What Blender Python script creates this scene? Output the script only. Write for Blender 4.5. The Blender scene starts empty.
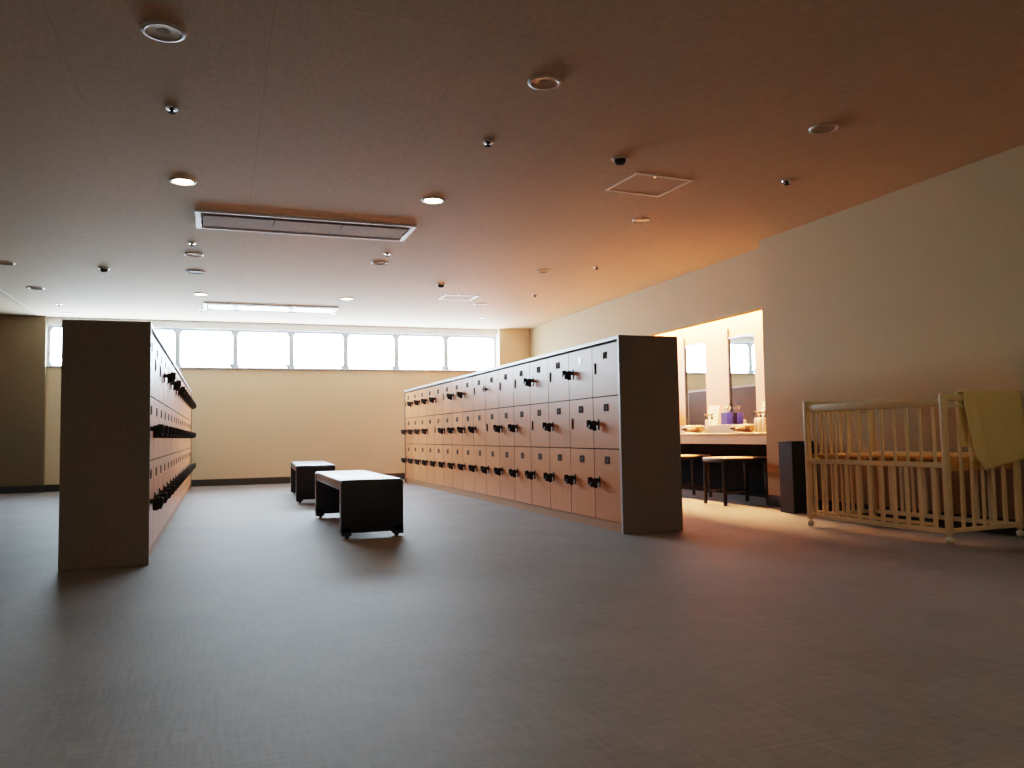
import bpy, bmesh, math, random
from mathutils import Vector, Matrix
random.seed(7)
scene = bpy.context.scene
COL = scene.collection
PI = math.pi

# ------------------------------------------------------------------ helpers
def new_mat(name):
    m = bpy.data.materials.new(name); m.use_nodes = True
    nt = m.node_tree
    return m, nt, nt.nodes['Principled BSDF']

def N(nt, typ, **kw):
    n = nt.nodes.new(typ)
    for k, v in kw.items():
        if k in n.inputs.keys(): n.inputs[k].default_value = v
        else: setattr(n, k, v)
    return n

def plain(name, col, rough=0.5, metal=0.0, var=0.08, scale=30.0, stretch=(1, 1, 1), bump=0.0, spec=0.5):
    """procedural paint/laminate: base colour broken up by stretched noise"""
    m, nt, b = new_mat(name)
    tc = N(nt, 'ShaderNodeTexCoord')
    mp = N(nt, 'ShaderNodeMapping'); mp.inputs['Scale'].default_value = stretch
    no = N(nt, 'ShaderNodeTexNoise'); no.inputs['Scale'].default_value = scale; no.inputs['Detail'].default_value = 4
    rp = N(nt, 'ShaderNodeValToRGB')
    c = Vector(col)
    rp.color_ramp.elements[0].position = 0.3; rp.color_ramp.elements[1].position = 0.7
    rp.color_ramp.elements[0].color = (*(c*(1-var)), 1)
    rp.color_ramp.elements[1].color = (*(c*(1+var)), 1)
    L = nt.links.new
    L(tc.outputs['Object'], mp.inputs['Vector']); L(mp.outputs['Vector'], no.inputs['Vector'])
    L(no.outputs['Fac'], rp.inputs['Fac']); L(rp.outputs['Color'], b.inputs['Base Color'])
    b.inputs['Roughness'].default_value = rough; b.inputs['Metallic'].default_value = metal
    b.inputs['Specular IOR Level'].default_value = spec
    if bump:
        bp = N(nt, 'ShaderNodeBump'); bp.inputs['Strength'].default_value = bump; bp.inputs['Distance'].default_value = 0.002
        L(no.outputs['Fac'], bp.inputs['Height']); L(bp.outputs['Normal'], b.inputs['Normal'])
    return m

def emit(name, col, strength):
    m, nt, b = new_mat(name)
    b.inputs['Base Color'].default_value = (0.8, 0.8, 0.8, 1)
    b.inputs['Emission Color'].default_value = (*col, 1)
    b.inputs['Emission Strength'].default_value = strength
    return m

class MB:
    """collects shapes into one mesh"""
    def __init__(self): self.bm = bmesh.new()
    def box(self, x0, x1, y0, y1, z0, z1, bevel=0.0, seg=1):
        r = bmesh.ops.create_cube(self.bm, size=1.0)
        vs = r['verts']
        for v in vs:
            v.co = Vector(((x0+x1)/2 + v.co.x*(x1-x0), (y0+y1)/2 + v.co.y*(y1-y0), (z0+z1)/2 + v.co.z*(z1-z0)))
        if bevel:
            es = list({e for v in vs for e in v.link_edges})
            bmesh.ops.bevel(self.bm, geom=es, offset=bevel, segments=seg, profile=0.5, affect='EDGES')
        return self
    def cyl(self, p0, p1, r0, r1=None, seg=16, caps=True):
        r1 = r0 if r1 is None else r1
        p0, p1 = Vector(p0), Vector(p1); d = p1-p0
        q = d.to_track_quat('Z', 'Y').to_matrix().to_4x4()
        M = Matrix.Translation((p0+p1)/2) @ q
        bmesh.ops.create_cone(self.bm, cap_ends=caps, segments=seg, radius1=r0, radius2=r1, depth=d.length, matrix=M)
        return self
    def ball(self, c, r, sx=1, sy=1, sz=1, seg=14):
        M = Matrix.Translation(c) @ Matrix.Diagonal((sx, sy, sz, 1))
        bmesh.ops.create_uvsphere(self.bm, u_segments=seg, v_segments=seg//2+2, radius=r, matrix=M)
        return self
    def lathe(self, prof, c=(0, 0, 0), seg=28):
        """prof: list of (r, z)"""
        rings = []
        for (r, z) in prof:
            if r < 1e-6: rings.append([self.bm.verts.new((c[0], c[1], c[2]+z))])
            else: rings.append([self.bm.verts.new((c[0]+r*math.cos(2*PI*i/seg), c[1]+r*math.sin(2*PI*i/seg), c[2]+z)) for i in range(seg)])
        for a, b in zip(rings, rings[1:]):
            for i in range(seg):
                j = (i+1) % seg
                if len(a) == 1 and len(b) == 1: continue
                if len(a) == 1: self.bm.faces.new((a[0], b[j], b[i]))
                elif len(b) == 1: self.bm.faces.new((a[i], a[j], b[0]))
                else: self.bm.faces.new((a[i], a[j], b[j], b[i]))
        return self
    def prism(self, poly, y0, y1, axis='Y'):
        """poly of (x,z) extruded along y"""
        a = [self.bm.verts.new((x, y0, z)) for x, z in poly]; b = [self.bm.verts.new((x, y1, z)) for x, z in poly]
        n = len(poly)
        self.bm.faces.new(a); self.bm.faces.new(b[::-1])
        for i in range(n): self.bm.faces.new((a[i], b[i], b[(i+1) % n], a[(i+1) % n]))
        return self
    def mesh(self, name, mat, smooth=True):
        bmesh.ops.recalc_face_normals(self.bm, faces=self.bm.faces)
        me = bpy.data.meshes.new(name); self.bm.to_mesh(me); self.bm.free()
        mats = mat if isinstance(mat, (list, tuple)) else [mat]
        for x in mats: me.materials.append(x)
        if smooth:
            me.polygons.foreach_set('use_smooth', [True]*len(me.polygons))
            me.set_sharp_from_angle(angle=math.radians(38))
        return me
    def build(self, name, mat, parent=None, loc=None, smooth=True):
        return link(name, self.mesh(name, mat, smooth), parent, loc)

def link(name, me, parent=None, loc=None, rot=None):
    o = bpy.data.objects.new(name, me); COL.objects.link(o)
    if parent: o.parent = parent
    if loc: o.location = loc
    if rot: o.rotation_euler = rot
    return o

def tag(o, label=None, cat=None, group=None, kind=None):
    if label: o['label'] = label
    if cat: o['category'] = cat
    if group: o['group'] = group
    if kind: o['kind'] = kind
    return o

def thing(name, label, cat, loc=(0, 0, 0), rz=0, group=None):
    o = bpy.data.objects.new(name, None); COL.objects.link(o)
    o.empty_display_size = 0.1
    o.location = loc; o.rotation_euler = (0, 0, rz)
    return tag(o, label, cat, group)

def struct(o, label=None, cat=None):
    o['kind'] = 'structure'
    return tag(o, label, cat)

# ------------------------------------------------------------------ dimensions
H = 2.817          # ceiling
YB = 14.807        # window wall
XN = 5.442         # near right wall
YN = 7.186         # its corner
XR = 5.652         # recessed right wall
XMIR = 6.05        # mirror wall in the vanity recess
YVE = 14.2         # far end of vanity recess
XL_W, YR_W = -8.0, -3.0
SILL, HEAD = 2.02, 2.69
XNIB = -2.63
XPIL = 5.04

# ------------------------------------------------------------------ materials
def wallpaper(name, col):
    m, nt, b = new_mat(name); L = nt.links.new
    tc = N(nt, 'ShaderNodeTexCoord')
    mp = N(nt, 'ShaderNodeMapping'); mp.inputs['Scale'].default_value = (1, 1, 0.15)
    n1 = N(nt, 'ShaderNodeTexNoise'); n1.inputs['Scale'].default_value = 170; n1.inputs['Detail'].default_value = 3
    mp2 = N(nt, 'ShaderNodeMapping'); mp2.inputs['Scale'].default_value = (0.2, 0.2, 1)
    n2 = N(nt, 'ShaderNodeTexNoise'); n2.inputs['Scale'].default_value = 200; n2.inputs['Detail'].default_value = 2
    mx = N(nt, 'ShaderNodeMath', operation='ADD')
    rp = N(nt, 'ShaderNodeValToRGB'); c = Vector(col)
    rp.color_ramp.elements[0].position = 0.75; rp.color_ramp.elements[1].position = 1.25
    rp.color_ramp.elements[0].color = (*(c*0.94), 1); rp.color_ramp.elements[1].color = (*(c*1.05), 1)
    hm = N(nt, 'ShaderNodeMath', operation='MULTIPLY'); hm.inputs[1].default_value = 1.0
    L(tc.outputs['Object'], mp.inputs['Vector']); L(mp.outputs['Vector'], n1.inputs['Vector'])
    L(tc.outputs['Object'], mp2.inputs['Vector']); L(mp2.outputs['Vector'], n2.inputs['Vector'])
    L(n1.outputs['Fac'], mx.inputs[0]); L(n2.outputs['Fac'], mx.inputs[1])
    L(mx.outputs[0], hm.inputs[0]); L(hm.outputs[0], rp.inputs['Fac']); L(rp.outputs['Color'], b.inputs['Base Color'])
    b.inputs['Roughness'].default_value = 0.75; b.inputs['Specular IOR Level'].default_value = 0.25
    bp = N(nt, 'ShaderNodeBump'); bp.inputs['Strength'].default_value = 0.15; bp.inputs['Distance'].default_value = 0.002
    L(mx.outputs[0], bp.inputs['Height']); L(bp.outputs['Normal'], b.inputs['Normal'])
    return m

def ceiling_mat():
    m, nt, b = new_mat('ceiling_board'); L = nt.links.new
    tc = N(nt, 'ShaderNodeTexCoord')
    mp = N(nt, 'ShaderNodeMapping'); mp.vector_type = 'POINT'
    mp.inputs['Location'].default_value = (-0.235/1.01, -4.76/1.02, 0); mp.inputs['Scale'].default_value = (1/1.01, 1/1.02, 1)
    br = N(nt, 'ShaderNodeTexBrick'); br.offset = 0; br.squash = 1
    br.inputs['Scale'].default_value = 1; br.inputs['Mortar Size'].default_value = 0.0035
    br.inputs['Brick Width'].default_value = 1; br.inputs['Row Height'].default_value = 1
    br.inputs['Mortar Smooth'].default_value = 0.3
    br.inputs['Color1'].default_value = (0.645, 0.515, 0.365, 1); br.inputs['Color2'].default_value = (0.63, 0.502, 0.355, 1)
    br.inputs['Mortar'].default_value = (0.565, 0.43, 0.31, 1)
    mp2 = N(nt, 'ShaderNodeMapping'); mp2.inputs['Scale'].default_value = (1, 0.15, 1)
    n1 = N(nt, 'ShaderNodeTexNoise'); n1.inputs['Scale'].default_value = 70; n1.inputs['Detail'].default_value = 3
    mp3 = N(nt, 'ShaderNodeMapping'); mp3.inputs['Scale'].default_value = (0.15, 1, 1)
    n2 = N(nt, 'ShaderNodeTexNoise'); n2.inputs['Scale'].default_value = 70; n2.inputs['Detail'].default_value = 3
    ad = N(nt, 'ShaderNodeMath', operation='ADD')
    mr = N(nt, 'ShaderNodeMapRange'); mr.inputs['From Min'].default_value = 0.7; mr.inputs['From Max'].default_value = 1.3
    mr.inputs['To Min'].default_value = 0.90; mr.inputs['To Max'].default_value = 1.08
    mul = N(nt, 'ShaderNodeMix', data_type='RGBA', blend_type='MULTIPLY'); mul.inputs[0].default_value = 1
    L(tc.outputs['Object'], mp.inputs['Vector']); L(mp.outputs['Vector'], br.inputs['Vector'])
    L(tc.outputs['Object'], mp2.inputs['Vector']); L(mp2.outputs['Vector'], n1.inputs['Vector'])
    L(tc.outputs['Object'], mp3.inputs['Vector']); L(mp3.outputs['Vector'], n2.inputs['Vector'])
    L(n1.outputs['Fac'], ad.inputs[0]); L(n2.outputs['Fac'], ad.inputs[1]); L(ad.outputs[0], mr.inputs['Value'])
    L(br.outputs['Color'], mul.inputs[6]); L(mr.outputs['Result'], mul.inputs[7]); L(mul.outputs[2], b.inputs['Base Color'])
    b.inputs['Roughness'].default_value = 0.8; b.inputs['Specular IOR Level'].default_value = 0.2
    return m

def carpet_mat():
    m, nt, b = new_mat('carpet'); L = nt.links.new
    tc = N(nt, 'ShaderNodeTexCoord')
    ck = N(nt, 'ShaderNodeTexChecker'); ck.inputs['Scale'].default_value = 2.0
    ck.inputs['Color1'].default_value = (0.174, 0.165, 0.173, 1); ck.inputs['Color2'].default_value = (0.163, 0.155, 0.163, 1)
    mpa = N(nt, 'ShaderNodeMapping'); mpa.inputs['Scale'].default_value = (1, 0.12, 1)
    na = N(nt, 'ShaderNodeTexNoise'); na.inputs['Scale'].default_value = 60; na.inputs['Detail'].default_value = 4
    mpb = N(nt, 'ShaderNodeMapping'); mpb.inputs['Scale'].default_value = (0.12, 1, 1)
    nb = N(nt, 'ShaderNodeTexNoise'); nb.inputs['Scale'].default_value = 60; nb.inputs['Detail'].default_value = 4
    nc = N(nt, 'ShaderNodeTexNoise'); nc.inputs['Scale'].default_value = 1.1; nc.inputs['Detail'].default_value = 5
    a1 = N(nt, 'ShaderNodeMath', operation='ADD'); a2 = N(nt, 'ShaderNodeMath', operation='ADD')
    mr = N(nt, 'ShaderNodeMapRange'); mr.inputs['From Min'].default_value = 1.0; mr.inputs['From Max'].default_value = 2.0
    mr.inputs['To Min'].default_value = 0.72; mr.inputs['To Max'].default_value = 1.28
    mul = N(nt, 'ShaderNodeMix', data_type='RGBA', blend_type='MULTIPLY'); mul.inputs[0].default_value = 1
    for s, mp_, n_ in ((tc, mpa, na), (tc, mpb, nb)):
        L(tc.outputs['Object'], mp_.inputs['Vector']); L(mp_.outputs['Vector'], n_.inputs['Vector'])
    L(tc.outputs['Object'], nc.inputs['Vector']); L(tc.outputs['Object'], ck.inputs['Vector'])
    L(na.outputs['Fac'], a1.inputs[0]); L(nb.outputs['Fac'], a1.inputs[1]); L(a1.outputs[0], a2.inputs[0]); L(nc.outputs['Fac'], a2.inputs[1])
    L(a2.outputs[0], mr.inputs['Value']); L(ck.outputs['Color'], mul.inputs[6]); L(mr.outputs['Result'], mul.inputs[7])
    L(mul.outputs[2], b.inputs['Base Color'])
    b.inputs['Roughness'].default_value = 0.62; b.inputs['Specular IOR Level'].default_value = 0.35
    b.inputs['Sheen Weight'].default_value = 0.12
    bp = N(nt, 'ShaderNodeBump'); bp.inputs['Strength'].default_value = 0.25; bp.inputs['Distance'].default_value = 0.003
    L(a1.outputs[0], bp.inputs['Height']); L(bp.outputs['Normal'], b.inputs['Normal'])
    return m

def glass_mat():
    m = bpy.data.materials.new('window_glass'); m.use_nodes = True
    nt = m.node_tree; nt.nodes.clear(); L = nt.links.new
    out = N(nt, 'ShaderNodeOutputMaterial'); mix = N(nt, 'ShaderNodeMixShader'); mix.inputs[0].default_value = 0.06
    tr = N(nt, 'ShaderNodeBsdfTransparent'); tr.inputs['Color'].default_value = (0.95, 0.98, 0.98, 1)
    gl = N(nt, 'ShaderNodeBsdfGlossy'); gl.inputs['Roughness'].default_value = 0.03
    L(tr.outputs[0], mix.inputs[1]); L(gl.outputs[0], mix.inputs[2]); L(mix.outputs[0], out.inputs[0])
    return m

def wood_mat(name, c0, c1, rough=0.38, spec=0.2):
    m, nt, b = new_mat(name); L = nt.links.new
    tc = N(nt, 'ShaderNodeTexCoord'); oi = N(nt, 'ShaderNodeObjectInfo')
    mp = N(nt, 'ShaderNodeMapping'); mp.inputs['Scale'].default_value = (14, 14, 0.9)
    va = N(nt, 'ShaderNodeVectorMath', operation='ADD')
    sc = N(nt, 'ShaderNodeMath', operation='MULTIPLY'); sc.inputs[1].default_value = 37
    no = N(nt, 'ShaderNodeTexNoise'); no.inputs['Scale'].default_value = 6; no.inputs['Detail'].default_value = 5; no.inputs['Distortion'].default_value = 0.4
    rp = N(nt, 'ShaderNodeValToRGB')
    rp.color_ramp.elements[0].position = 0.3; rp.color_ramp.elements[1].position = 0.72
    rp.color_ramp.elements[0].color = (*c0, 1); rp.color_ramp.elements[1].color = (*c1, 1)
    hs = N(nt, 'ShaderNodeHueSaturation'); mr = N(nt, 'ShaderNodeMapRange')
    mr.inputs['To Min'].default_value = 0.93; mr.inputs['To Max'].default_value = 1.07
    L(oi.outputs['Random'], sc.inputs[0]); L(tc.outputs['Object'], mp.inputs['Vector'])
    L(mp.outputs['Vector'], va.inputs[0]); L(sc.outputs[0], va.inputs[1]); L(va.outputs['Vector'], no.inputs['Vector'])
    L(no.outputs['Fac'], rp.inputs['Fac']); L(rp.outputs['Color'], hs.inputs['Color'])
    L(oi.outputs['Random'], mr.inputs['Value']); L(mr.outputs['Result'], hs.inputs['Value']); L(hs.outputs['Color'], b.inputs['Base Color'])
    b.inputs['Roughness'].default_value = rough; b.inputs['Specular IOR Level'].default_value = spec
    return m

M = {}
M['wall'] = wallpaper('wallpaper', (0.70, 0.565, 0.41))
M['wall_dim'] = wallpaper('wallpaper_dimmed', (0.40, 0.28, 0.155))  # right walls' copy of the wallpaper, dimmer warm light put into its colour
M['wall_shade'] = wallpaper('wallpaper_shade', (0.19, 0.15, 0.10))  # same wallpaper darkened, shade left of the windows put into its colour
M['ceil'] = ceiling_mat()
M['carpet'] = carpet_mat()
M['glass'] = glass_mat()
M['base'] = plain('baseboard_vinyl', (0.040, 0.044, 0.047), 0.5)
M['white'] = plain('white_paint', (0.88, 0.90, 0.92), 0.4, var=0.03)
M['alu'] = plain('window_aluminium', (0.50, 0.56, 0.62), 0.4, 0.3, var=0.04)
M['latch'] = plain('latch_grey', (0.35, 0.40, 0.45), 0.4)
M['door'] = wood_mat('beech_laminate', (0.60, 0.240, 0.112), (0.70, 0.30, 0.150), 0.34, 0.13)
M['plinth'] = wood_mat('plinth_laminate', (0.36, 0.18, 0.10), (0.43, 0.22, 0.12), 0.45)
M['taupe'] = plain('taupe_laminate', (0.26, 0.225, 0.20), 0.6, var=0.12, scale=40, stretch=(3, 3, 0.3))
M['edge'] = plain('grey_edge_band', (0.46, 0.46, 0.46), 0.35, var=0.03)
M['seam'] = plain('locker_carcass', (0.06, 0.045, 0.036), 0.7)
M['black'] = plain('black_plastic', (0.012, 0.012, 0.013), 0.4)
M['chrome'] = plain('chrome', (0.75, 0.76, 0.78), 0.2, 1.0, var=0.02)
M['plate'] = plain('plate_grey', (0.06, 0.048, 0.042), 0.8, spec=0.08)
M['plate_in'] = plain('plate_centre', (0.26, 0.15, 0.10), 0.8, spec=0.08)
M['sticker'] = plain('silver_sticker', (0.8, 0.82, 0.84), 0.3)
M['vinyl'] = plain('navy_vinyl', (0.028, 0.030, 0.042), 0.36, var=0.15, scale=120, bump=0.1)
M['vinyl_top'] = plain('navy_vinyl_seat', (0.030, 0.034, 0.044), 0.32, var=0.15, scale=120, bump=0.08)
M['panel'] = plain('blush_laminate', (0.72, 0.35, 0.19), 0.45, var=0.04, scale=20, stretch=(4, 4, 0.3))
M['counter'] = plain('cream_counter', (0.88, 0.78, 0.64), 0.3, var=0.03)
M['apron'] = plain('counter_apron', (0.85, 0.58, 0.34), 0.45, var=0.05)
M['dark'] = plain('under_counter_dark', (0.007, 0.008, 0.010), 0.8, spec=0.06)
m, nt, b = new_mat('mirror'); b.inputs['Base Color'].default_value = (0.86, 0.89, 0.87, 1); b.inputs['Metallic'].default_value = 1; b.inputs['Roughness'].default_value = 0.01
M['mirror'] = m
M['crib'] = plain('ivory_paint', (0.86, 0.74, 0.51), 0.38, var=0.04)
M['cribwood'] = plain('mattress_board', (0.74, 0.46, 0.16), 0.5, var=0.1, scale=20)
M['caster'] = plain('white_nylon', (0.75, 0.70, 0.62), 0.3)
M['towel'] = plain('yellow_terry', (0.92, 0.84, 0.48), 0.95, var=0.1, scale=300, bump=0.5, spec=0.1)
M['tan'] = plain('tan_seat', (0.40, 0.25, 0.17), 0.5, var=0.1)
M['stool_black'] = plain('black_stool', (0.014, 0.013, 0.013), 0.45)
M['bin'] = plain('charcoal_bin', (0.020, 0.022, 0.027), 0.5)
M['blue'] = plain('blue_card', (0.002, 0.008, 0.20), 0.5)
M['tissue'] = plain('tissue_paper', (0.85, 0.83, 0.80), 0.9)
M['bottle'] = plain('white_bottle', (0.80, 0.74, 0.66), 0.3)
M['pump'] = plain('brown_pump', (0.07, 0.035, 0.02), 0.4)
M['dryer'] = plain('brown_dryer', (0.16, 0.085, 0.045), 0.4)
M['card'] = plain('white_card', (0.86, 0.84, 0.78), 0.6, var=0.02)
M['lamp_off'] = plain('lamp_lens', (0.34, 0.25, 0.17), 0.35)
M['fixture'] = plain('fixture_white', (0.66, 0.62, 0.57), 0.4, var=0.03)
M['reflector'] = plain('reflector', (0.40, 0.32, 0.24), 0.3, 0.4)
M['grey'] = plain('diffuser_grey', (0.52, 0.47, 0.43), 0.85, spec=0.1)
M['panel_glare'] = plain('diffuser_window_glare', (0.85, 0.88, 0.92), 0.22)  # far copy of the diffuser panel, window reflection put into its colour
M['slot'] = plain('diffuser_slot', (0.045, 0.04, 0.038), 0.7)
M['speaker'] = plain('speaker_mesh', (0.22, 0.20, 0.19), 0.6)
M['smoke'] = plain('detector_grey', (0.40, 0.37, 0.34), 0.4)
M['lamp'] = emit('lit_lamp', (1.0, 0.70, 0.38), 70.0)
M['cove'] = emit('cove_tube', (1.0, 0.43, 0.165), 820.0)

# ------------------------------------------------------------------ room shell
struct(MB().box(XL_W-0.2, 6.5, YR_W-0.2, 15.2, -0.2, 0).build('floor', M['carpet'], smooth=False), 'dark grey woven carpet floor of the locker room', 'floor')
struct(MB().box(XL_W-0.2, 6.5, YR_W-0.2, 15.2, H, H+0.2).build('ceiling', M['ceil'], smooth=False), 'brownish panelled ceiling with thin square joints', 'ceiling')
# back wall: solid below sill, header above, opening x from XNIB to XPIL
wb = MB().box(XNIB, XPIL, YB, YB+0.2, 0, SILL-0.02)
struct(MB().box(XNIB, XPIL, YB-0.004, YB+0.2, HEAD, H).build('trim_7', M['white'], smooth=False), 'wall band above the high windows, whitened with window glare', 'trim')  # wall above the windows, glare put into its white colour
struct(wb.build('wall_back', M['wall'], smooth=False), 'cream back wall below the row of high windows', 'wall')
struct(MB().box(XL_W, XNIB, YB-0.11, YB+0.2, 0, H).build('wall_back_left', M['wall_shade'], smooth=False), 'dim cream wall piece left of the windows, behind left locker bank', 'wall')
struct(MB().box(XPIL, XR+0.6, YB-0.16, YB+0.2, 0, H).build('wall_back_right', M['wall'], smooth=False), 'warm-lit wall pier closing the window row on the right', 'wall')
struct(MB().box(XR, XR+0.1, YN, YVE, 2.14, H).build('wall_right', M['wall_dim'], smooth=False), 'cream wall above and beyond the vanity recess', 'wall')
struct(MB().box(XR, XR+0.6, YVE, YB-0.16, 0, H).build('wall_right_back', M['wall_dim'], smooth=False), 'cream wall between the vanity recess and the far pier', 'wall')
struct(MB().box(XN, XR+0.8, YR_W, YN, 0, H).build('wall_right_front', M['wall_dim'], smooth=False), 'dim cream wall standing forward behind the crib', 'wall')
struct(MB().box(XL_W-0.2, XL_W, YR_W, YB, 0, H).build('wall_left', M['wall'], smooth=False), 'cream wall closing the room on the left', 'wall')
struct(MB().box(XL_W, XN, YR_W-0.2, YR_W, 0, H).build('wall_rear', M['wall'], smooth=False), 'cream wall behind the camera', 'wall')
# vanity recess
struct(MB().box(XMIR+0.012, XMIR+0.4, YN, YVE, 0.0, H).build('wall_vanity', M['panel'], smooth=False), 'pale blush back wall of the vanity recess', 'wall')
struct(MB().box(XR+0.1, XMIR+0.012, YN, YVE, 2.52, H).build('trim_1', M['white'], smooth=False), 'white soffit inside the vanity recess', 'soffit')
# baseboards
BH = 0.115
struct(MB().box(XNIB, XPIL, YB-0.012, YB, 0, BH).build('baseboard_back', M['base']), 'dark baseboard along the back wall', 'baseboard')
struct(MB().box(XL_W, XNIB+0.012, YB-0.122, YB-0.11, 0, BH).box(XNIB, XNIB+0.012, YB-0.11, YB-0.012, 0, BH).build('baseboard_back_left', M['base']), 'dark baseboard under the wall piece at the left edge', 'baseboard')
struct(MB().box(XPIL-0.012, XR, YB-0.172, YB-0.16, 0, BH).build('baseboard_back_right', M['base']), 'dark baseboard under the right-hand pier', 'baseboard')
struct(MB().box(XR-0.012, XR, YVE, YB-0.172, 0, BH).build('baseboard_right', M['base']), 'dark baseboard beyond the vanity recess', 'baseboard')
struct(MB().box(XN-0.012, XN, YR_W, YN+0.012, 0, BH).box(XN-0.012, XR, YN, YN+0.012, 0, BH).build('baseboard_right_front', M['base']), 'dark baseboard behind the crib', 'baseboard')
# ceiling line trim at the far left
struct(MB().box(-2.755, -2.73, 9.5, YB-0.11, H-0.004, H).build('trim_2', M['fixture']), 'thin pale ceiling joint strip at the far left', 'trim')

# blush wall panels between the mirrors (project 5 cm)
tn = 3
for i, (y0, y1) in enumerate(((7.60, 8.15), (8.67, 9.20), (9.70, YVE))):
    p = MB().box(XMIR-0.005, XMIR+0.012, y0+0.012, y1, 0.79, 2.07, 0.003).build('trim_%d' % tn, M['panel'])
    struct(p, ('blush panel at the near end of the mirror wall', 'blush panel between the two mirrors', 'blush panel past the far mirror')[i], 'wall panel')
    MB().box(XMIR-0.014, XMIR+0.012, y0, y0+0.012, 0.79, 2.08).build('panel_edge', M['black'], p)
    tn += 1

# ------------------------------------------------------------------ windows
mull = [XNIB, -1.63, -0.679, 0.250, 1.195, 2.155, 3.09, 4.039, XPIL]
for i in range(8):
    x0, x1 = mull[i], mull[i+1]
    w = thing('window_%d' % (i+1), None, 'window', ((x0+x1)/2, YB+0.08, SILL))
    w['kind'] = 'structure'
    w['label'] = ('first', 'second', 'third', 'fourth', 'fifth', 'sixth', 'seventh', 'eighth')[i] + ' bright window from the left in the high row'
    hw = (x1-x0)/2; hh = HEAD-SILL
    f = MB()
    f.box(-hw, -hw+0.040, -0.03, 0.03, 0, hh).box(hw-0.040, hw, -0.03, 0.03, 0, hh)
    f.box(-hw+0.04, hw-0.04, -0.03, 0.03, 0, 0.015).box(-hw+0.04, hw-0.04, -0.03, 0.03, hh-0.035, hh)
    # bloom put into the shape: corner wedges widen both ends of the mullions
    for sx in (-1, 1):
        f.prism([(sx*(hw-0.04), 0.015), (sx*(hw-0.065), 0.015), (sx*(hw-0.04), 0.09)], -0.025, 0.025)
        f.prism([(sx*(hw-0.04), hh-0.035), (sx*(hw-0.075), hh-0.035), (sx*(hw-0.04), hh-0.10)], -0.025, 0.025)
    f.build('frame', M['alu'], w)
    MB().box(-hw+0.04, hw-0.04, -0.004, 0.004, 0.015, hh-0.035).build('pane', M['glass'], w, smooth=False)
    MB().box(hw-0.095, hw-0.035, -0.055, -0.03, 0.02, 0.075, 0.006).box(hw-0.08, hw-0.066, -0.075, -0.055, 0.03, 0.11, 0.004).build('window_crank', M['latch'], w)
    MB().box(-0.30, -0.22, -0.06, -0.03, hh-0.03, hh-0.005, 0.004).box(0.22, 0.30, -0.06, -0.03, hh-0.03, hh-0.005, 0.004).build('latch', M['latch'], w)
struct(MB().box(XNIB, XPIL, YB-0.03, YB+0.2, SILL-0.02, SILL, 0.004).build('trim_6', M['alu']), 'grey sill running under the high windows', 'window sill')

# ------------------------------------------------------------------ locker banks
ROWS = [(0.075, 0.662), (0.662, 1.094), (1.094, 1.525)]
GAP = 0.009
def door_mesh(name, w, h):
    # local: door plane at x=0 facing -x, y across, z up from 0
    mb = MB().box(0, 0.018, GAP/2, w-GAP/2, GAP/2, h-GAP/2)
    mb.bm.normal_update()
    for f in mb.bm.faces:
        if abs(f.normal.x) < 0.5: f.material_index = 1
    return mb.mesh(name, [M['door'], M['seam']])
def plate_mesh():
    mb = MB()
    w_, o, i_ = 0.042, 0.030, 0.014
    mb.box(-0.004, 0, -w_, w_, i_, o).box(-0.004, 0, -w_, w_, -o, -i_).box(-0.004, 0, -w_, -i_, -i_, i_).box(-0.004, 0, i_, w_, -i_, i_)
    n = len(mb.bm.faces)
    mb.box(-0.002, 0, -i_, i_, -i_, i_)
    mb.bm.faces.ensure_lookup_table()
    for f in mb.bm.faces[n:]: f.material_index = 1
    return mb.mesh('number_plate', [M['plate'], M['plate_in']])
def key_mesh():
    mb = MB()
    mb.box(-0.008, 0, -0.014, 0.014, -0.045, 0.045, 0.003)                 # lock plate
    mb.cyl((-0.006, 0, 0.012), (-0.034, 0, 0.012), 0.017, 0.015)           # lock barrel
    mb.box(-0.070, -0.030, -0.006, 0.006, -0.006, 0.030, 0.003)            # key bow
    # rubber wrist band folded round the key, with its number tag
    mb.box(-0.085, -0.038, -0.012, 0.030, -0.040, 0.004, 0.008)
    mb.box(-0.092, -0.050, 0.026, 0.044, -0.022, 0.040, 0.006)
    mb.cyl((-0.060, 0.020, -0.012), (-0.060, 0.036, 0.012), 0.012, seg=10)
    mb.box(-0.060, -0.024, -0.020, -0.004, -0.050, 0.034, 0.005)
    return mb.mesh('key_lock', M['black'])
def slot_mesh():
    return MB().box(-0.006, 0, -0.015, 0.015, -0.048, 0.048, 0.003).box(-0.010, -0.004, -0.006, 0.006, -0.030, 0.030, 0.002).mesh('lock_plate', M['plate'])
def ring_mesh():
    mb = MB(); mb.cyl((0, 0, 0), (-0.03, 0, 0), 0.014)
    P = [(-0.03, 0.05*math.cos(t), 0.034*math.sin(t)) for t in [2*PI*k/14 for k in range(15)]]
    for a, b_ in zip(P, P[1:]): mb.cyl(a, b_, 0.005, seg=6)
    mb.box(-0.034, -0.026, 0.03, 0.09, -0.006, 0.006, 0.002)
    return mb.mesh('key_ring', M['plate'])
ME_PLATE, ME_KEY, ME_SLOT, ME_RING = plate_mesh(), key_mesh(), slot_mesh(), ring_mesh()
def twobar_mesh():
    return MB().box(-0.004, 0, -0.030, -0.009, -0.028, 0.028).box(-0.004, 0, 0.009, 0.030, -0.028, 0.028).mesh('number_plate', M['plate'])
def stick_mesh():
    return MB().box(-0.003, 0, -0.032, 0.032, -0.030, 0.030, 0.001).mesh('number_plate', M['sticker'])
ME_BARS, ME_STICK = twobar_mesh(), stick_mesh()

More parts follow.
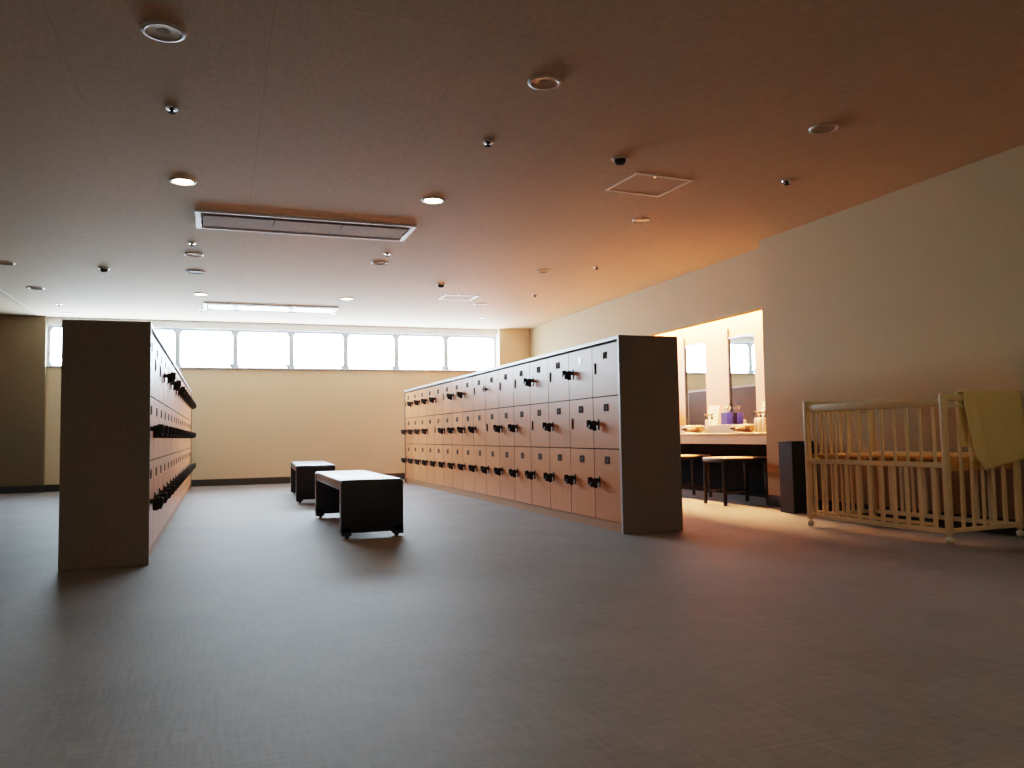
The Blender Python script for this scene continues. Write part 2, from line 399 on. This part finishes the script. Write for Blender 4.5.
def locker_bank(label, loc, depth, ncol, pitch, HB, lock_side, pattern, flip):
    """local: doors face -x at x=0, columns along +y from y=0 (camera end), depth towards +x"""
    root = thing('locker_bank', label, 'lockers', loc, 0)
    sx = -1 if flip else 1                # flip: doors face +x
    def X(a, b): return (a, b) if sx == 1 else (-b, -a)
    T = 0.028; Ltot = ncol*pitch
    # end panels, slightly proud of the doors
    MB().box(*X(-0.012, depth), 0, T, 0, HB, 0.002).build('end_panel', M['taupe'], root)
    MB().box(*X(-0.014, -0.012), 0.002, T-0.002, 0.002, HB-0.002).build('edge_band', M['edge'], root)
    MB().box(*X(-0.012, depth), T+Ltot, 2*T+Ltot, 0, HB, 0.002).build('end_panel', M['taupe'], root)
    MB().box(*X(-0.012, depth), T, T+Ltot, HB-0.03, HB, 0.002).build('top_panel', M['edge'], root)
    MB().box(*X(0.019, depth), T, T+Ltot, 0.073, HB-0.03).build('carcass', M['seam'], root)
    MB().box(*X(0.012, depth-0.02), T, T+Ltot, 0, 0.073).build('plinth', M['plinth'], root)
    dm = [door_mesh('door', pitch, z1-z0) for z0, z1 in ROWS]
    if sx == -1: rot = (0, 0, PI)
    else: rot = (0, 0, 0)
    for k in range(ncol):
        for r, (z0, z1) in enumerate(ROWS):
            y = T + k*pitch
            # door local y runs +y for sx=1; rotated by pi it runs -y
            o = link('door', dm[r], root, (0, y if sx == 1 else y+pitch, z0), rot)
            hh = z1-z0
            pl = ME_PLATE
            if not flip and (r, k) == (2, 0): pl = ME_BARS
            if not flip and (r, k) == (2, 1): pl = ME_STICK
            q = link('number_plate', pl, o, (0, pitch*0.5, hh-0.092))
            kind = pattern(r, k)
            zl = {0: hh*0.555, 1: hh*0.50, 2: hh*0.56}[r]
            # lock near the edge: far edge for both banks seen from the aisle = local +y after rotation
            yl = pitch-0.062
            me, nm = {'key': (ME_KEY, 'key_lock'), 'slot': (ME_SLOT, 'lock_plate'), 'ring': (ME_RING, 'key_ring')}[kind]
            link(nm, me, o, (0, yl-(0.03 if kind == 'key' else 0), zl-(0.015 if kind == 'key' else 0)))
    return root
TOP = ['slot', 'key', 'slot', 'key', 'slot', 'slot', 'ring', 'slot', 'key', 'key', 'slot', 'key', 'key', 'key', 'key', 'slot']
MID = ['key', 'slot', 'key', 'slot', 'key', 'key', 'slot', 'key', 'key', 'key', 'key', 'slot', 'key', 'key', 'key', 'key']
locker_bank('long bank of beech-door lockers on the right, whole front of three rows in view', (2.991, 5.742-0.0, 0), 0.525, 16, 0.4955, 1.570, 'far',
            lambda r, k: 'key' if r == 0 else (MID[k] if r == 1 else TOP[k]), False)
locker_bank('left bank of lockers seen end-on, broad dark end panel nearest the camera', (-0.437, 5.742, 0), 0.502, 17, 0.4915, 1.570, 'near',
            lambda r, k: 'slot' if (r == 2 and k in (0, 1, 2, 4, 6)) else 'key', True)

# ------------------------------------------------------------------ benches
def bench(label, loc, rz, W, L):
    root = thing('bench', label, 'bench', loc, rz)
    z0, z1, zt = 0.020, 0.457, 0.37
    mb = MB().box(-W/2, W/2, 0, L, zt, z1, 0.014, 3)
    mb.build('seat', M['vinyl_top'], root)
    for y0, y1 in ((-0.006, 0.10), (L-0.10, L+0.006)):
        lg = MB()
        # end panel with a shallow raised bottom between two feet
        lg.box(-W/2-0.004, W/2+0.004, y0, y1, 0.042, z1-0.012, 0.008, 2)
        lg.box(-W/2-0.004, -W/2+0.075, y0, y1, z0, 0.09, 0.004).box(W/2-0.075, W/2+0.004, y0, y1, z0, 0.09, 0.004)
        e = lg.build('end_panel', M['vinyl'], root)
        for sx in (-1, 1):
            MB().cyl((sx*(W/2-0.045)-0.014, (y0+y1)/2, 0.024), (sx*(W/2-0.045)+0.014, (y0+y1)/2, 0.024), 0.024, seg=18)\
                .box(sx*(W/2-0.045)-0.02, sx*(W/2-0.045)+0.02, (y0+y1)/2-0.02, (y0+y1)/2+0.02, 0.04, 0.075).build('caster', M['black'], e)
    return root
bench('nearer black padded bench on casters, the larger of two in the aisle', (1.145, 6.48, 0), 0.0, 0.485, 1.86)
bench('farther black padded bench on casters, partly behind the nearer bench', (1.112, 10.22, 0), -0.045, 0.46, 1.88)

# ------------------------------------------------------------------ vanity
van = thing('vanity_counter', 'long cream vanity counter with tan apron under the mirrors', 'counter', (XR, YN, 0))
def vl(x): return x-XR
CX0 = 5.45
MB().box(vl(CX0), vl(XMIR+0.006), 0.002, YVE-YN, 0.735, 0.765, 0.006, 2).build('countertop', M['counter'], van)
MB().box(vl(CX0+0.015), vl(CX0+0.04), 0.002, YVE-YN, 0.640, 0.735, 0.002).build('apron', M['apron'], van)
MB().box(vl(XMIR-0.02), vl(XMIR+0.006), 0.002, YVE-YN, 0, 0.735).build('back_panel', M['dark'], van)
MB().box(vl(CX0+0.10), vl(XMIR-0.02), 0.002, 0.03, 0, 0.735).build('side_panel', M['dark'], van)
struct(MB().box(XMIR-0.012, XMIR+0.008, YN+0.002, YVE, 0.766, 0.79).build('trim_8', M['counter']), 'cream upstand behind the vanity counter', 'trim')
for (y0, y1, lab) in ((8.15, 8.67, 'tall wall mirror nearest the forward wall'), (9.20, 9.70, 'tall wall mirror farther along, beside the locker end')):
    mr = thing('wall_mirror', lab, 'mirror', (XMIR+0.012, (y0+y1)/2, 0.86), 0)
    hw = (y1-y0)/2
    MB().box(-0.006, 0, -hw, hw-0.0, 0, 1.09).build('mirror_glass', M['mirror'], mr, smooth=False)
    MB().box(-0.016, 0, -hw, hw, -0.012, 0).box(-0.016, 0, -hw, hw, 1.09, 1.10).build('mirror_trim', M['chrome'], mr)
cv = thing('cove_light', 'hidden warm strip light in the vanity soffit', 'light', (5.94, (YN+YVE)/2, 2.45))
MB().box(-0.07, 0.07, -(YVE-YN)/2+0.1, (YVE-YN)/2-0.1, 0.03, 0.07).build('lamp_base', M['white'], cv)
MB().box(-0.06, 0.06, -(YVE-YN)/2+0.12, (YVE-YN)/2-0.12, -0.01, 0.03, 0.008).build('lamp_tube', M['cove'], cv)

# ---- things on the counter
ZC = 0.765
def pump_bottle(label, x, y, s=1.0, group=None):
    t = thing('pump_bottle', label, 'bottle', (x, y, ZC), random.uniform(-0.5, 0.5), group)
    MB().lathe([(0, 0), (0.030*s, 0), (0.032*s, 0.006), (0.032*s, 0.150*s), (0.026*s, 0.166*s), (0.012*s, 0.172*s), (0, 0.172*s)], seg=20).build('bottle_body', M['bottle'], t)
    MB().cyl((0, 0, 0.170*s), (0, 0, 0.200*s), 0.015*s).cyl((0, 0, 0.2*s), (0, 0, 0.225*s), 0.006*s).box(-0.045*s, 0.014*s, -0.011*s, 0.011*s, 0.220*s, 0.238*s, 0.004).build('pump_head', M['pump'], t)
pump_bottle('white pump bottle at the near end of the counter, closest to the wall edge', 5.80, 7.66)
pump_bottle('middle white pump bottle of three at the near counter end', 5.80, 7.745)
pump_bottle('white pump bottle farthest along of three at the near counter end', 5.81, 7.83)
pump_bottle('white pump bottle beside the far leaning card', 5.82, 8.75)
pump_bottle('white pump bottle just left of its twin by the far card', 5.82, 8.85)

def card(label, x, y, rz, w=0.165, h=0.25):
    t = thing('leaflet_stand', label, 'sign', (x, y, ZC), rz)
    c = MB().prism([(-0.004, 0.012), (0.0, 0.012), (0.075, h), (0.071, h)], -w/2, w/2).build('card', M['card'], t)
    MB().box(-0.02, 0.09, -w/2-0.005, w/2+0.005, 0, 0.012, 0.002).box(-0.02, -0.014, -w/2, w/2, 0.01, 0.03).build('stand_base', M['bottle'], t)
    pr = MB()
    for q in range(6):
        t0 = 0.25+q*0.11
        pr.prism([(-0.004+t0*0.075-0.0012, 0.012+t0*(h-0.012)), (-0.004+t0*0.075, 0.012+t0*(h-0.012)), (-0.004+(t0+0.02)*0.075, 0.012+(t0+0.02)*(h-0.012)), (-0.004+(t0+0.02)*0.075-0.0012, 0.012+(t0+0.02)*(h-0.012))], -w*0.32, w*(0.32 if q % 2 else 0.15))
    pr.build('printed_lines', M['plate_in'], t)
card('white leaflet card standing behind the pump bottles at near counter end', 5.87, 7.80, 0.15, 0.15, 0.355)
card('white leaflet card leaning in front of the panel between mirrors', 5.90, 8.90, 0.25, 0.17, 0.35)

def tissue_box(label, x, y, rz):
    t = thing('tissue_box', label, 'tissue box', (x, y, ZC), rz)
    MB().box(-0.045, 0.045, -0.06, 0.06, 0, 0.255, 0.003).build('carton', M['blue'], t)
    mb = MB()
    n = 10; rows = []
    for i in range(n+1):
        u = -0.05+0.10*i/n
        row = []
        for j in range(6):
            v = j/5
            zz = 0.258+0.10*v*(1-0.35*abs(u)/0.05+0.15*math.sin(i*1.9))
            row.append(mb.bm.verts.new((0.022*math.sin(i*1.3+v*2)*(0.3+v), u*(1+0.25*v), zz)))
        rows.append(row)
    for i in range(n):
        for j in range(5): mb.bm.faces.new((rows[i][j], rows[i+1][j], rows[i+1][j+1], rows[i][j+1]))
    mb.build('tissue', M['tissue'], t)
tissue_box('deep blue tissue box with a white tissue, at the nearer mirror', 5.975, 8.66, 0.05)
tissue_box('deep blue tissue box with a white tissue, at the farther mirror', 5.975, 9.93, 0.05)

def tray(label, x, y):
    t = thing('vanity_tray', label, 'tray', (x, y, ZC), 0)
    mb = MB().box(-0.13, 0.13, -0.30, 0.30, 0, 0.012, 0.004)
    for a in ((-0.13, -0.118, -0.30, 0.30), (0.118, 0.13, -0.30, 0.30), (-0.118, 0.118, -0.30, -0.288), (-0.118, 0.118, 0.288, 0.30)):
        mb.box(*a, 0.010, 0.10, 0.003)
    mb.build('tray_body', M['bottle'], t)
tray('white tray in front of the nearer mirror', 5.76, 8.26)
tray('white tray in front of the farther mirror', 5.76, 9.36)
def dryer(label, x, y, rz):
    t = thing('hair_dryer', label, 'hair dryer', (x, y, ZC+0.053), rz)
    mb = MB(); mb.lathe([(0.036, 0), (0.048, 0.02), (0.050, 0.08), (0.038, 0.16), (0.032, 0.22), (0.0, 0.22)], seg=18); mb.lathe([(0, 0.004), (0.036, 0)], seg=18)
    for v in mb.bm.verts: v.co = Vector((v.co.x, v.co.z-0.08, v.co.y))
    mb.build('barrel', M['dryer'], t)
    MB().cyl((-0.03, 0.0, 0.0), (-0.15, 0.035, -0.012), 0.024, 0.019, 14).build('handle', M['dryer'], t)
    mb = MB().cyl((0, 0.14, 0), (0, 0.18, 0), 0.033, 0.030, 14); mb.box(-0.034, 0.034, 0.18, 0.215, -0.012, 0.012, 0.004)
    mb.build('nozzle', M['pump'], t)
dryer('brown hair dryer lying on the counter near end, by the nearer tray', 5.60, 7.74, 0.25)
dryer('brown hair dryer lying on the counter beyond the farther tray', 5.60, 8.76, 0.35)
# folded white face towels stacked between
def face_towel(label, x, y, z, rz):
    mb = MB()
    for k in range(3): mb.box(-0.10, 0.10, -0.15, 0.15, z+k*0.022, z+k*0.022+0.0215, 0.010, 3)
    o = mb.build('folded_towel', M['tissue']); o.location = (x, y, ZC); o.rotation_euler = (0, 0, rz)
    tag(o, label, 'towel')
face_towel('folded white towel lying in the tray before the nearer mirror', 5.76, 8.26, 0.013, 0.0)
face_towel('folded white towel lying in the tray before the farther mirror', 5.76, 9.36, 0.013, 0.0)

# ------------------------------------------------------------------ stools
def stool(label, x, y):
    root = thing('vanity_stool', label, 'stool', (x, y, 0))
    hx, hy, zs = 0.29, 0.205, 0.50
    MB().box(-hx, hx, -hy, hy, zs-0.045, zs-0.004, 0.012, 2).build('seat_frame', M['stool_black'], root)
    MB().box(-hx+0.004, hx-0.004, -hy+0.004, hy-0.004, zs-0.02, zs+0.006, 0.012, 3).build('seat', M['tan'], root)
    for sx in (-1, 1):
        for sy in (-1, 1):
            MB().cyl((sx*(hx-0.03), sy*(hy-0.03), zs-0.04), (sx*(hx-0.02), sy*(hy-0.02), 0), 0.026, 0.02, 12).build('leg', M['stool_black'], root)
    MB().box(-hx+0.03, hx-0.03, -hy+0.02, -hy+0.035, 0.12, 0.14).box(-hx+0.03, hx-0.03, hy-0.035, hy-0.02, 0.12, 0.14).build('stretcher', M['stool_black'], root)
stool('tan-topped black stool at the near end of the vanity counter', 5.29, 7.535)
stool('tan-topped black stool partly hidden behind the right locker bank', 5.29, 8.62)

# ------------------------------------------------------------------ waste bin
bn = thing('waste_bin', 'tall charcoal waste bin against the wall beside the crib', 'bin', (5.265, 6.483, 0))
MB().box(-0.145, 0.145, -0.10, 0.10, 0, 0.655, 0.004).build('bin_body', M['bin'], bn)
MB().box(-0.148, 0.148, -0.103, -0.075, 0.655, 0.68, 0.003).box(-0.148, 0.148, 0.075, 0.103, 0.655, 0.68, 0.003).box(-0.148, -0.115, -0.075, 0.075, 0.655, 0.68, 0.003).box(0.115, 0.148, -0.075, 0.075, 0.655, 0.68, 0.003).build('bin_rim', M['bin'], bn)

# ------------------------------------------------------------------ crib
CW, CL = 0.765, 1.309
crib = thing('baby_crib', 'ivory slatted baby crib on casters against the right wall', 'crib', (4.632, 4.200, 0), 0.070)
IV = M['crib']
for (u, v) in ((0.0, 0.0), (CW-0.046, 0.0), (0.0, CL-0.038), (CW-0.046, CL-0.038)):
    zt = 1.025
    pb = MB().box(u, u+0.046, v, v+0.038, 0.062, zt, 0.008, 2)
    p = pb.build('post', IV, crib)
    cb = MB().ball((u+0.023, v+0.019, 0.028), 0.028, 0.85, 1, 1).cyl((u+0.023, v+0.019, 0.035), (u+0.023, v+0.019, 0.068), 0.012)
    cb.build('caster', M['caster'], p)
def spindle(u0, u1, v0, v1, z0, z1): MB().box(u0, u1, v0, v1, z0, z1, 0.004).build('spindle', IV, crib)
# ends
for v0 in (0.006, CL-0.036):
    MB().box(0.042, CW-0.042, v0, v0+0.03, 0.972, 1.022, 0.010, 2).build('top_rail', IV, crib)
    MB().box(0.042, CW-0.042, v0, v0+0.03, 0.925, 0.945, 0.004).build('under_rail', IV, crib)
    MB().box(0.042, CW-0.042, v0, v0+0.03, 0.075, 0.105, 0.004).build('bottom_rail', IV, crib)
    for k in range(5):
        u = 0.06+(CW-0.12)*(k+1)/6
        spindle(u-0.013, u+0.013, v0+0.006, v0+0.024, 0.10, 0.975)
# long sides: the aisle side is up, the wall side is let down to the mattress
for u0, drop in ((0.008, 0.0), (CW-0.038, 0.40)):
    y0, y1 = 0.036, CL-0.036
    MB().box(u0, u0+0.03, y0, y1, 0.935-drop, 0.998-drop, 0.010, 2).build('top_rail', IV, crib)
    if not drop: MB().box(u0, u0+0.03, y0, y1, 0.515, 0.552, 0.004).build('middle_rail', IV, crib)
    MB().box(u0, u0+0.03, y0, y1, 0.070, 0.105, 0.004).build('bottom_rail', IV, crib)
    if not drop: MB().box(u0+0.03, u0+0.042, y0+0.12, y1-0.04, 0.110, 0.135, 0.003).build('drop_side_rail', IV, crib)
    for k in range(11):
        v = y0+(y1-y0)*(k+0.6)/11.2
        if not drop: spindle(u0+0.006, u0+0.024, v-0.011, v+0.011, 0.55, 0.938)
        spindle(u0+0.008, u0+0.026, v-0.017+0.02, v+0.017+0.02, 0.10, 0.517 if not drop else 0.938-drop)
mb = MB().box(0.045, CW-0.045, 0.04, CL-0.04, 0.572, 0.592, 0.003)
for k in range(8):
    v = 0.06+k*(CL-0.16)/7
    mb.box(0.045, CW-0.045, v, v+0.05, 0.548, 0.572)
mb.build('mattress_base', M['cribwood'], crib)
MB().box(0.055, CW-0.055, 0.037, 0.055, 0.49, 0.572, 0.002).build('base_rail', M['cribwood'], crib)
MB().box(0.0, -0.012, CL-0.16, CL-0.03, 0.535, 0.56, 0.004).build('drop_latch', M['towel'], crib)

# towel over the near end of the crib
def towel():
    Lp = [(0.190, 1.038), (0.196, 0.95), (0.208, 0.875), (0.235, 0.72), (0.280, 0.575), (0.355, 0.49)]
    Rp = [(0.785, 1.038), (0.785, 0.95), (0.785, 0.85), (0.786, 0.74), (0.786, 0.64), (0.786, 0.565)]
    def path(P, t):
        x = t*(len(P)-1); i = min(int(x), len(P)-2); f = x-i
        return (P[i][0]*(1-f)+P[i+1][0]*f, P[i][1]*(1-f)+P[i+1][1]*f)
    mb = MB(); nu, nt_ = 30, 34
    grid = []
    for j in range(nt_+12+4):
        row = []
        for i in range(nu+1):
            s = i/nu
            if j < 12:                       # hanging inside
                t = 1-j/12
                u = 0.20+0.58*s; z = 1.035-0.38*t*(1-0.1*s); v = 0.052+0.006*math.sin(9*s+t*3)*t
            elif j < 16:                     # over the rail
                a = (j-12)/4*PI
                u = 0.192+0.592*s; z = 1.030+0.012*math.sin(a); v = 0.020+0.030*math.cos(a)
            else:
                t = (j-16)/(nt_-1)
                lu, lz = path(Lp, t); ru, rz_ = path(Rp, t)
                u = lu*(1-s)+ru*s; z = lz*(1-s)+rz_*s
                fold = 0.016*math.exp(-((s-0.16)/0.07)**2)*min(1, t*2.5) + 0.006*math.sin(7*s+2.5*t)*t + 0.004*math.sin(17*s-4*t)*t
                v = -0.010 - 0.022*t*(0.4+0.6*s) - fold
            row.append(mb.bm.verts.new((u, v, z)))
        grid.append(row)
    for a, b_ in zip(grid, grid[1:]):
        for i in range(nu): mb.bm.faces.new((a[i], a[i+1], b_[i+1], b_[i]))
    o = mb.build('bath_towel', M['towel'])
    o.location = (4.632, 4.200, 0); o.rotation_euler = (0, 0, 0.070)
    md = o.modifiers.new('thickness', 'SOLIDIFY'); md.thickness = 0.008; md.offset = 0
    tag(o, 'pale yellow towel draped over the near end of the ivory crib', 'towel')
towel()

# ------------------------------------------------------------------ ceiling fixtures
M['lamp_added'] = emit('lit_lamp_added', (1.0, 0.70, 0.36), 95.0)  # stronger glow for added unseen lamps on the crib side
def downlight(x, y, r, lit, label):
    t = thing('downlight', label, 'light', (x, y, H), 0, 'round recessed downlights')
    MB().lathe([(r*0.72, 0), (r*0.74, -0.006), (r*0.84, -0.012), (r*0.96, -0.008), (r, 0)], seg=32).build('trim_ring', M['fixture'], t)
    if lit:
        MB().lathe([(0, -0.006), (r*0.74, -0.005), (r*0.74, 0)], seg=28).build('lamp', M['lamp_added'] if lit == 2 else M['lamp'], t)
    else:
        MB().lathe([(r*0.30, -0.001), (r*0.5, -0.0015), (r*0.74, -0.005), (r*0.74, 0)], seg=28).build('reflector', M['reflector'], t)
        MB().lathe([(0, -0.004), (r*0.28, -0.003), (r*0.30, 0)], seg=20).build('lamp', M['lamp_off'], t)
DL = [(-0.27, 4.24, .105, 0, 'large unlit downlight at the top left of the ceiling'),
      (1.75, 4.21, .098, 0, 'large unlit downlight near the top centre of the ceiling'),
      (3.82, 4.31, .098, 0, 'unlit downlight above the forward right wall side'),
      (-0.278, 6.73, .10, 1, 'brightly lit downlight on the left, ahead of the long ceiling vent'),
      (1.717, 6.68, .10, 1, 'brightly lit downlight on the right, ahead of the long ceiling vent'),
      (3.78, 6.76, .085, 0, 'unlit downlight just past the square ceiling hatch'),
      (3.775, 9.28, .085, 0, 'unlit downlight on the orange-lit ceiling beyond the hatch'),
      (-0.271, 9.40, .10, 0, 'unlit downlight behind the left end of the long vent'),
      (1.743, 9.31, .095, 0, 'unlit downlight behind the right end of the long vent'),
      (3.792, 11.91, .10, 0, 'unlit downlight beside the far faint hatch'),
      (-0.26, 12.0, .10, 1, 'small lit downlight at the left end of the far vent'),
      (1.746, 11.89, .10, 1, 'small lit downlight at the right end of the far vent'),
      (-2.276, 12.03, .10, 0, 'unlit downlight at the far left above the wall piece'),
      (-2.271, 10.42, .09, 0, 'faint unlit downlight at the left edge of the picture'),
      (-2.245, 14.3, .09, 0, 'unlit downlight beside the left end of the windows'),
      (-0.26, 14.2, .09, 0, 'pale unlit downlight beyond the far vent, left side'),
      (1.70, 14.1, .09, 0, 'pale unlit downlight beyond the far vent, right side')]
DL += [(x, y, .10, 2 if x > 1 else 1, 'added unseen warm downlight of the ceiling row %s, %s column' % (rn, cn))  # unseen lit rows, added to warm the crib and near floor
       for y, rn in ((1.7, 'above the camera'), (-0.85, 'behind the camera'))
       for x, cn in ((-2.27, 'first'), (-0.27, 'second'), (1.75, 'third'), (3.8, 'fourth'))]
for d in DL: downlight(*d)

def sprinkler(x, y, label):
    t = thing('sprinkler', label, 'sprinkler', (x, y, H), 0, 'small ceiling sprinklers')
    MB().lathe([(0.040, 0.003), (0.036, -0.008), (0.018, -0.010), (0.018, 0.003)], seg=20).build('escutcheon', M['chrome'], t)
    MB().cyl((0, 0, 0), (0, 0, -0.026), 0.012, 0.009).cyl((0, 0, -0.026), (0, 0, -0.030), 0.022, 0.022).build('sprinkler_head', M['plate'], t)
for s in [(-0.282, 5.24, 'small sprinkler between the top left downlight and the lit one'),
          (1.738, 5.22, 'small sprinkler in the centre of the near ceiling'),
          (4.342, 5.35, 'small sprinkler between the hatch and the forward wall'),
          (-0.276, 8.87, 'small sprinkler just behind the left end of the long vent'),
          (1.742, 8.82, 'small sprinkler just behind the right end of the long vent'),
          (4.334, 8.88, 'small sprinkler on the orange ceiling above the vanity'),
          (4.327, 10.94, 'small sprinkler on the orange ceiling farther from the vanity corner'),
          (4.284, 13.35, 'small sprinkler by the right-hand pier'),
          (-2.231, 13.40, 'small sprinkler at the far left, over the left locker bank'),
          (-0.27, 13.45, 'small sprinkler at the left rear corner of the far vent'),
          (1.74, 13.45, 'small sprinkler at the right rear corner of the far vent')]: sprinkler(*s)

def smoke(x, y, label):
    t = thing('smoke_detector', label, 'smoke detector', (x, y, H), 0, 'dome smoke detectors')
    MB().lathe([(0.062, 0), (0.062, -0.010), (0.056, -0.014), (0.0, -0.014)], seg=26).build('detector_base', M['fixture'], t)
    MB().lathe([(0.044, -0.014), (0.042, -0.030), (0.030, -0.046), (0.0, -0.050)], seg=26).build('detector_dome', M['plate'], t)
smoke(2.771, 5.247, 'dome smoke detector in front of the square hatch')
smoke(-1.281, 10.44, 'dome smoke detector over the left locker bank')
smoke(2.78, 10.437, 'dome smoke detector in front of the far faint hatch')

sp = thing('ceiling_speaker', 'round grey ceiling speaker before the far vent on the left', 'speaker', (-0.276, 10.385, H))
MB().lathe([(0.108, 0), (0.108, -0.010), (0.098, -0.012), (0.098, 0)], seg=30).build('speaker_rim', M['speaker'], sp)
MB().lathe([(0, -0.008), (0.098, -0.007), (0.098, 0)], seg=30).build('speaker_grille', M['speaker'], sp)

def hatch(label, cx, cy, w, l, rz, mat):
    t = thing('access_hatch', label, 'ceiling hatch', (cx, cy, H), rz)
    b_ = 0.024
    MB().box(-w/2, w/2, -l/2, -l/2+b_, -0.006, 0).box(-w/2, w/2, l/2-b_, l/2, -0.006, 0).box(-w/2, -w/2+b_, -l/2+b_, l/2-b_, -0.006, 0).box(w/2-b_, w/2, -l/2+b_, l/2-b_, -0.006, 0).build('hatch_frame', mat, t)
    MB().box(-w/2+b_, w/2-b_, -l/2+b_, l/2-b_, -0.003, 0).build('hatch_lid', M['hatch'], t)
    MB().cyl((-w/2+0.2, -l/2+b_+0.02, -0.003), (-w/2+0.2, -l/2+b_+0.02, -0.006), 0.012).build('hatch_latch', M['chrome'], t)
M['hatch'] = plain('hatch_board', (0.64, 0.49, 0.355), 0.8, var=0.06, scale=70, spec=0.2)
M['hatch_w'] = plain('hatch_frame_white', (0.88, 0.84, 0.78), 0.4, var=0.02)
hatch('square white-framed access hatch above the gap right of the lockers', 3.30, 5.77, 0.54, 0.49, 0.08, M['hatch_w'])
hatch('small faint access hatch far back near the pier', 3.30, 11.40, 0.50, 0.42, 0.0, M['hatch_w'])

def vent(label, x0, x1, y0, y1, pm):
    cx, cy = (x0+x1)/2, (y0+y1)/2; hw, hl = (x1-x0)/2, (y1-y0)/2
    t = thing('air_diffuser', label, 'ceiling vent', (cx, cy, H))
    b_ = 0.045
    fr = MB().box(-hw, hw, -hl, -hl+0.022, -0.022, 0, 0.003).box(-hw, hw, hl-0.022, hl, -0.022, 0, 0.003)
    fr.box(-hw, -hw+b_, -hl+0.022, hl-0.022, -0.022, 0, 0.003).box(hw-b_, hw, -hl+0.022, hl-0.022, -0.022, 0, 0.003)
    fr.build('diffuser_frame', M['white'], t)
    MB().box(-hw+b_, hw-b_, -hl+0.022, hl-0.022, -0.004, 0).build('diffuser_slot', M['slot'], t)
    pn = MB()
    n = 3; w = (2*hw-2*b_-0.03)/n
    for k in range(n):
        xa = -hw+b_+0.015+k*w
        pn.box(xa+0.002, xa+w-0.002, -hl+0.13, hl-0.11, -0.020, -0.004, 0.004)
    pn.build('diffuser_panel', pm, t)
    MB().box(-hw+b_, hw-b_, -hl+0.065, -hl+0.080, -0.014, -0.004).box(-hw+b_, hw-b_, hl-0.075, hl-0.06, -0.014, -0.004).build('vane', M['grey'], t)
vent('long white-framed air diffuser nearest the camera, between the lit downlights', -0.215, 1.775, 7.53, 8.14, M['grey'])
vent('bright far air diffuser close to the windows', -0.235, 1.735, 12.69, 13.34, M['panel_glare'])

# ------------------------------------------------------------------ light
w = bpy.data.worlds.new('overcast_sky'); scene.world = w; w.use_nodes = True
nt = w.node_tree; bg = nt.nodes['Background']
tc = N(nt, 'ShaderNodeTexCoord'); sep = N(nt, 'ShaderNodeSeparateXYZ'); rp = N(nt, 'ShaderNodeValToRGB')
mr = N(nt, 'ShaderNodeMapRange'); mr.inputs['From Min'].default_value = -1; mr.inputs['From Max'].default_value = 1
rp.color_ramp.elements[0].position = 0.40; rp.color_ramp.elements[0].color = (0.56, 0.66, 0.78, 1)
rp.color_ramp.elements[1].position = 0.56; rp.color_ramp.elements[1].color = (0.74, 0.87, 1.0, 1)
nt.links.new(tc.outputs['Generated'], sep.inputs[0]); nt.links.new(sep.outputs['Z'], mr.inputs['Value'])
nt.links.new(mr.outputs['Result'], rp.inputs['Fac']); nt.links.new(rp.outputs['Color'], bg.inputs['Color'])
bg.inputs['Strength'].default_value = 78.0
pl = bpy.data.lights.new('window_portal', 'AREA'); pl.shape = 'RECTANGLE'; pl.size = XPIL-XNIB; pl.size_y = HEAD-SILL
po = bpy.data.objects.new('window_portal', pl); COL.objects.link(po)
po.location = ((XPIL+XNIB)/2, YB+0.16, (SILL+HEAD)/2); po.rotation_euler = (-PI/2, 0, 0)
pl.cycles.is_portal = True

# ------------------------------------------------------------------ camera
f_px, yaw, pitch, roll = 811.48, 0.34627, 0.061175, -0.017321
fw = Vector((math.sin(yaw)*math.cos(pitch), math.cos(yaw)*math.cos(pitch), math.sin(pitch)))
r = Vector((math.cos(yaw), -math.sin(yaw), 0)); u = r.cross(fw)
r2 = r*math.cos(roll)+u*math.sin(roll); u2 = -r*math.sin(roll)+u*math.cos(roll)
cam = bpy.data.cameras.new('camera'); co = bpy.data.objects.new('camera', cam); COL.objects.link(co)
Mx = Matrix((( r2.x, u2.x, -fw.x, 0), (r2.y, u2.y, -fw.y, 0), (r2.z, u2.z, -fw.z, 0.8), (0, 0, 0, 1)))
co.matrix_world = Mx
cam.sensor_width = 36.0; cam.lens = f_px*36.0/1024.0; cam.clip_start = 0.05; cam.clip_end = 200
scene.camera = co
scene.view_settings.view_transform = 'Filmic'
scene.view_settings.look = 'Medium High Contrast'
scene.view_settings.exposure = 0.05
scene.cycles.caustics_reflective = False; scene.cycles.max_bounces = 14; scene.cycles.diffuse_bounces = 8
